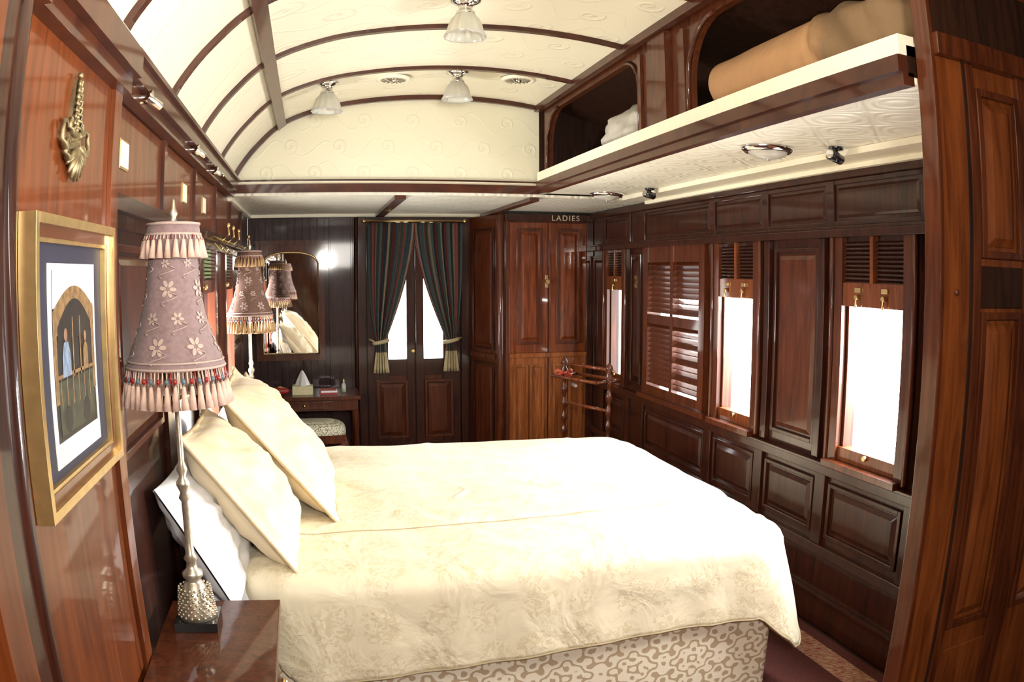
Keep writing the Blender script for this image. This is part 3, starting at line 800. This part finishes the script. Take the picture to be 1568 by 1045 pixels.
# ---------------------------------------------------------------- table lamps
SHADE = simple('mauve_fabric', (.22, .145, .145), .85, noise_amt=.15, nscale=90, sheen=.2)
SHADE2 = simple('brown_fabric', (.15, .08, .06), .85, noise_amt=.15, nscale=90)
EMB = simple('embroidery', (.42, .31, .27), .7, nscale=200)
TAS = simple('tassel_pink', (.60, .41, .33), .7, nscale=60)
TAS2 = simple('tassel_gold', (.40, .24, .11), .7, nscale=60)
BEAD1 = simple('bead_red', (.26, .02, .02), .1); BEAD2 = simple('bead_grey', (.10, .15, .19), .1)
def table_lamp(x, y, shade, tas, flowers, k=1.0):
    b = MB('table_lamp', [SILVER, BLACK, shade, tas, EMB, BEAD1, BEAD2])
    z0 = .66
    b.box(x-.062, x+.062, y-.062, y+.062, z0+.001, z0+.028, 1)
    b.lathe((x, y, z0+.028), [(.001, 0), (.056, 0), (.055, .018), (.048, .05), (.036, .085), (.026, .105), (.020, .112), (.030, .122), (.030, .135), (.017, .145), (.014, .165), (.021, .175), (.013, .19), (.010, .25), (.0095, .34), (.016, .35), (.010, .365), (.019, .385), (.019, .395), (.009, .41), (.016, .43), (.009, .45), (.008, .62), (.008, .80)], 32, 0)
    for j in range(9):
        for i in range(18):
            a = 2*math.pi*(i+(j % 2)*.5)/18; zz = .01+j*.010; r = .0565-.00012*(zz*1000)**1.03*.9
            b.ball((x+r*math.cos(a), y+r*math.sin(a), z0+.028+zz), .0045, 0, 6)
    zs = H-.235; P_ = [(.150, 0), (.149, .012), (.128, .055), (.108, .10), (.093, .15), (.083, .20), (.077, .25), (.074, .29), (.074, .30), (.082, .345), (.078, .372), (.060, .378), (.012, .375)]
    P_ = [(r*k, z) for r, z in P_]
    b.lathe((x, y, zs), P_, 64, 2, flute=.012, nfl=8)
    b.lathe((x, y, zs+.375), [(.012, 0), (.008, .015), (.013, .025), (.006, .04), (.004, .06), (.001, .064)], 12, 0)
    def rad(z):
        for i in range(len(P_)-1):
            if P_[i][1] <= z <= P_[i+1][1]:
                t = (z-P_[i][1])/(P_[i+1][1]-P_[i][1]+1e-9); return P_[i][0]*(1-t)+P_[i+1][0]*t
        return P_[0][0]
    def band(z, r, m, nn_=48, br=.004):
        b.tube([(x+(r)*math.cos(2*math.pi*i/nn_), y+r*math.sin(2*math.pi*i/nn_), z) for i in range(nn_)], br, m, 6, close=True)
    band(zs+.004, .151*k, 4); band(zs+.02, .147*k, 4, br=.003); band(zs+.345, .083*k, 4); band(zs+.372, .079*k, 4)
    for (zt3, r0, r1, L, cnt) in ((zs, .150*k, .160*k, .095, 40), (zs+.345, .084*k, .092*k, .062, 24)):
        for i in range(cnt):
            a = 2*math.pi*i/cnt; ca, sa = math.cos(a), math.sin(a); sw = .005*math.sin(i*2.4)
            l1 = L*(.42 if cnt > 30 else .3)
            b.tube([(x+r0*ca, y+r0*sa, zt3), (x+(r0+.005)*ca, y+(r0+.005)*sa, zt3-l1)], .002, 4, 5)
            if cnt > 30: b.ball((x+(r0+.004)*ca, y+(r0+.004)*sa, zt3-l1*.6), .006, 5 if i % 2 else 6, 8, 1.3)
            b.tube([(x+(r0+.005)*ca, y+(r0+.005)*sa, zt3-l1+.004), (x+(r0+.006)*ca, y+(r0+.006)*sa, zt3-l1-.010), (x+(r1+sw)*ca, y+(r1+sw)*sa, zt3-L)], [.0045, .0065, .0118 if cnt > 30 else .0110], 3, 7)
            a2 = a+math.pi/cnt; b.tube([(x+r0*math.cos(a2), y+r0*math.sin(a2), zt3), (x+(r0+.006)*math.cos(a2), y+(r0+.006)*math.sin(a2), zt3-l1*.7)], .0022, 5 if i % 3 == 0 else 3, 5)
    if flowers:
        for row, (z, R, cnt) in enumerate(((.06, .024, 7), (.13, .017, 8), (.205, .023, 5), (.27, .012, 7))):
            for i in range(cnt):
                a0 = 2*math.pi*(i+row*.37)/cnt
                for p in range(6):
                    pa = 2*math.pi*p/6+row
                    cu = math.cos(pa)*R*.62; cz = math.sin(pa)*R*.62
                    cc = []
                    for q in range(8):
                        qa = 2*math.pi*q/8; e1 = R*.42*math.cos(qa); e2 = R*.24*math.sin(qa)
                        du = cu+e1*math.cos(pa)-e2*math.sin(pa); dz = cz+e1*math.sin(pa)+e2*math.cos(pa)
                        zz = z+dz; r = rad(zz)*1.013+.0015; aa = a0+du/r
                        cc.append(b.v((x+r*math.cos(aa), y+r*math.sin(aa), zs+zz)))
                    b.f(cc, 4)
                pts = []
                for q in range(9):
                    zz = z-R*.4-.034*q/8; r = rad(max(0, zz))*1.014+.0015; aa = a0+(.022*math.sin(q*.7)+.004)/r
                    pts.append((x+r*math.cos(aa), y+r*math.sin(aa), zs+max(zz, 0)))
                b.tube(pts, .0014, 4, 5)
    return b.done()
table_lamp(-.378, 2.115, SHADE, TAS, True, .90)
table_lamp(-.378, 4.70, SHADE2, TAS2, True, .90)

# ---------------------------------------------------------------- picture on near left wall
b = MB('framed_picture', [simple('gilt_frame', (.60, .42, .18), .3, .8), simple('navy_mat', (.018, .018, .04), .6), simple('white_print', (.72, .70, .68), .5),
                          simple('print_sky', (.55, .58, .60), .4, nscale=20), simple('print_tan', (.22, .13, .055), .4, nscale=60, noise_amt=.45), simple('print_dark', (.014, .013, .010), .4, nscale=40, noise_amt=.6),
                          simple('print_blue', (.20, .27, .38), .4, nscale=60, noise_amt=.4), simple('print_green', (.04, .045, .025), .4, nscale=50, noise_amt=.6), simple('frame_wood', (.12, .04, .015), .3, coat=.5), simple('print_skin', (.30, .16, .10), .4)])
b.P = PLN
y0, y1, z0, z1 = 1.265, 1.82, 1.225, 1.745
def fr(a0, a1, c0, c1, w, d0, d1, m):
    b.wb(a0, a0+w, c0, c1, d0, d1, m); b.wb(a1-w, a1, c0, c1, d0, d1, m); b.wb(a0+w, a1-w, c0, c0+w, d0, d1, m); b.wb(a0+w, a1-w, c1-w, c1, d0, d1, m)
fr(y0, y1, z0, z1, .018, .001, .035, 0); fr(y0+.018, y1-.018, z0+.018, z1-.018, .022, .001, .024, 8); fr(y0+.04, y1-.04, z0+.04, z1-.04, .008, .001, .022, 0)
b.wb(y0+.045, y1-.045, z0+.045, z1-.045, .001, .010, 1)
pa0, pa1, pc0, pc1 = 1.41, 1.69, 1.325, 1.65
b.wb(pa0-.02, pa1+.02, pc0-.035, pc1+.012, .010, .012, 2)
b.wb(pa0, pa1, pc0+.01, pc1, .012, .013, 5)
b.wb(pa0, pa1, pc1-.07, pc1, .013, .0135, 3)
ar = lambda hgt, c: [(pa0, pc1-.12)]+[(pa0+(pa1-pa0)*i/12, c+hgt*math.sin(math.pi*i/12)) for i in range(13)]+[(pa1, pc1-.12)]
b.prism(ar(.045, pc1-.075), PLN, .0135, .014, 4)
b.prism([(pa0+.025+(pa1-pa0-.05)*i/12, pc1-.105+.05*math.sin(math.pi*i/12)) for i in range(13)]+[(pa1-.025, pc1-.13), (pa0+.025, pc1-.13)], PLN, .014, .0143, 5)
b.wb(pa0, pa0+.018, pc0+.08, pc1-.12, .013, .0143, 4); b.wb(pa1-.018, pa1, pc0+.08, pc1-.12, .013, .0143, 4)
b.wb(pa0+.04, pa0+.09, pc0+.20, pc1-.125, .013, .014, 3); b.wb(pa0+.20, pa0+.245, pc0+.20, pc1-.125, .013, .014, 4)
b.wb(pa0+.018, pa1-.018, pc0+.02, pc0+.12, .013, .014, 7)
b.wb(pa0+.018, pa1-.018, pc0+.125, pc0+.132, .014, .0144, 4); b.wb(pa0+.12, pa0+.127, pc0+.12, pc0+.235, .014, .0144, 4); b.wb(pa0+.17, pa0+.177, pc0+.12, pc0+.235, .014, .0144, 4)
for i in range(6): b.wb(pa0+.03+i*.04, pa0+.035+i*.04, pc0+.07, pc0+.125, .014, .0144, 4)
for cx in (.07, .20): b.prism([(pa0+cx+.026*math.cos(t*math.pi/6), pc0+.045+.026*math.sin(t*math.pi/6)) for t in range(12)], PLN, .014, .0143, 5)
c_ = pa0+.075
b.prism([(c_-.026, pc0+.125), (c_+.030, pc0+.125), (c_+.028, pc0+.165), (c_+.014, pc0+.19), (c_-.012, pc0+.19), (c_-.024, pc0+.165)], PLN, .014, .0146, 6)
b.prism([(c_+.011*math.cos(t*math.pi/6), pc0+.203+.013*math.sin(t*math.pi/6)) for t in range(12)], PLN, .014, .0146, 9)
c_ = pa0+.21
b.prism([(c_-.018, pc0+.125), (c_+.018, pc0+.125), (c_+.016, pc0+.17), (c_+.007, pc0+.18), (c_-.007, pc0+.18), (c_-.016, pc0+.17)], PLN, .014, .0146, 4)
b.prism([(c_+.009*math.cos(t*math.pi/6), pc0+.192+.011*math.sin(t*math.pi/6)) for t in range(12)], PLN, .014, .0146, 9)
b.done(bevel=.001)

# brass ornament (filigree wall bracket)
b = MB('brass_wall_ornament', ABRASS)
c0 = PLN(1.55, 1.93, .0)
b.prism([(c0[1]+.045*math.cos(t*math.pi/8), 1.90+.04*math.sin(t*math.pi/8)) for t in range(16)], PLN, 0, .010)
b.prism([(c0[1]-.030, 1.92), (c0[1]+.030, 1.92), (c0[1]+.020, 1.98), (c0[1]+.006, 2.03), (c0[1]-.006, 2.03), (c0[1]-.020, 1.98)], PLN, 0, .008)
for i in range(8):
    z = 1.925+i*.0135; r = .030-.0031*i
    for s_ in (-1, 1): b.tube([(c0[0]+.010, c0[1], z+.008), (c0[0]+.016, c0[1]+s_*r*.6, z+.006), (c0[0]+.014, c0[1]+s_*r, z-.004), (c0[0]+.012, c0[1]+s_*r*.8, z-.008)], [.004, .0045, .0035, .002], 0, 7)
    b.ball((c0[0]+.012, c0[1], z), .006, 0, 8)
b.ball((c0[0]+.012, c0[1], 2.038), .007, 0, 8)
for s_ in (-1, 1):
    for kx, dz in ((1.25, 0), (.9, -.028), (.6, .02)):
        pts = []
        for q in range(10):
            t = q/9; a = -math.pi/2+t*4.2; rr = .026*kx*(1-.6*t)
            pts.append((c0[0]+.012, c0[1]+s_*(.055*kx+rr*math.cos(a)*.9), 1.915+dz+rr*math.sin(a)))
        b.tube([(c0[0]+.012, c0[1]+s_*.008, 1.895+dz)]+pts, [.008]+[.008-.0006*q for q in range(10)], 0, 8)
for i in range(7):
    a = -math.pi/2+(i-3)*.36; b.tube([(c0[0]+.010, c0[1], 1.895), (c0[0]+.016, c0[1]+.03*math.cos(a), 1.885+.03*math.sin(a)), (c0[0]+.012, c0[1]+.06*math.cos(a), 1.88+.058*math.sin(a))], [.006, .009, .003], 0, 8)
b.done()

# ---------------------------------------------------------------- ceiling lamps, vents, fittings
def ceiling_lamp(x, y):
    b = MB('ceiling_lamp', [CHROME, FROST])
    z = zv(x)
    b.lathe((x, y, z), [(.002, -.001), (.062, -.002), (.062, -.012), (.045, -.022), (.03, -.03), (.026, -.05), (.038, -.058), (.038, -.07), (.03, -.075)], 24, 0)
    b.lathe((x, y, z-.06), [(.034, 0), (.042, -.015), (.058, -.035), (.068, -.06), (.074, -.085), (.086, -.108), (.082, -.106), (.07, -.085), (.062, -.06), (.05, -.035), (.03, -.02)], 72, 1, flute=.035, nfl=12)
    b.ball((x, y, z-.11), .028, 1, 14)
    b.done()
for p in ((.77, 4.28), (.06, 4.28), (.58, 3.06), (.77, 1.5)): ceiling_lamp(*p)
for i, (x, y) in enumerate(((.43, 4.42), (1.13, 4.34), (.95, 2.2))):
    b = MB('ceiling_vent', [CREAM, CHROME, simple('vent_shadow%d' % i, (.25, .22, .16), .7)]); z = zv(x)-.004
    b.lathe((x, y, z), [(.10, .004), (.098, -.010), (.08, -.014), (.076, -.008), (.001, -.008)], 28, 0)
    for k in range(16):
        a = 2*math.pi*k/16; b.tube([(x+.03*math.cos(a), y+.03*math.sin(a), z-.009), (x+.07*math.cos(a), y+.07*math.sin(a), z-.009)], .004, 2, 6)
    b.lathe((x, y, z-.01), [(.02, 0), (.014, -.012), (.001, -.014)], 14, 1)
    b.tube([(x-.0, y, z-.02), (x-.05, y-.06, z-.018)], .004, 1, 6)
    b.done()
def dome(x, y, zc=2.131, L=.075, W=.11):
    b = MB('oval_dome_light', [CHROME, FROST])
    b.M = Matrix.Translation((x, y, zc)) @ Matrix.Diagonal((W/.1, L/.1*1.2, 1, 1))
    b.lathe((0, 0, 0), [(.1, 0), (.1, -.012), (.088, -.022), (.076, -.02)], 32, 0)
    b.lathe((0, 0, 0), [(.078, -.015), (.072, -.03), (.05, -.042), (.001, -.048)], 32, 1)
    b.M = Matrix.Identity(4); b.ball((x, y, zc-.050), .008, 0)
    b.done()
dome(1.70, 2.67); dome(1.80, 4.72, 2.131)
for x, y in ((1.915, 2.50), (1.925, 4.33)):
    b = MB('spotlight', [BLACK, CHROME])
    b.lathe((x, y, 2.131), [(.03, 0), (.03, -.012), (.001, -.014)], 16, 0)
    b.tube([(x, y, 2.12), (x, y, 2.10)], .008, 0)
    b.tube([(x-.035, y-.01, 2.10), (x+.03, y+.01, 2.085)], [.024, .02], 0, 14); b.tube([(x-.042, y-.012, 2.102), (x-.034, y-.01, 2.10)], .018, 1, 14)
    b.done()

# ---------------------------------------------------------------- camera
cam = bpy.data.cameras.new('camera'); co = bpy.data.objects.new('camera', cam); sc.collection.objects.link(co)
co.location = (0, 0, H); co.rotation_euler = (math.radians(90-4.89), 0, math.radians(-14.14))
cam.sensor_width = 36; cam.sensor_height = 24; cam.lens = 25; cam.clip_start = .02
try:
    cam.type = 'PANO'
    cc = cam.cycles if hasattr(cam, 'cycles') and hasattr(cam.cycles, 'panorama_type') else cam
    cc.panorama_type = 'FISHEYE_EQUISOLID'; cc.fisheye_lens = 28.32; cc.fisheye_fov = math.pi
except Exception as e:
    cam.type = 'PERSP'; print('pano failed', e)
sc.camera = co

# ---------------------------------------------------------------- light
w = bpy.data.worlds.new('world'); sc.world = w; w.use_nodes = True
bg = w.node_tree.nodes['Background']; bg.inputs[0].default_value = (1, .985, .96, 1); bg.inputs[1].default_value = 10.0
def area(name, loc, tgt, size, energy, col=(1, .93, .82), sy=None):
    l = bpy.data.lights.new(name, 'AREA'); l.size = size; l.energy = energy; l.color = col
    if sy: l.shape = 'RECTANGLE'; l.size_y = sy
    o = bpy.data.objects.new(name, l); sc.collection.objects.link(o); o.location = loc
    o.rotation_euler = (Vector(tgt)-Vector(loc)).to_track_quat('-Z', 'Y').to_euler(); return o
area('flash_light', (.2, -.25, 1.85), (1.0, 5, 1.15), .20, 48, (1, .94, .85))
area('bounce_light', (.35, 1.0, 1.9), (.1, 2.0, 2.9), .5, 27, (1, .95, .86))
for (y, e) in ((2.58, 80), (3.73, 80), (1.9, 55)):
    area('daylight', (XR+.25, y, 1.35), (.6, y+.2, .7), .4, e, (1, .985, .96), .7)
for y in (3.82, 4.74):
    area('daylight', (XL-.22, y, 1.15), (1.3, y+.9, 2.1), .4, 45, (1, .98, .95), .6)
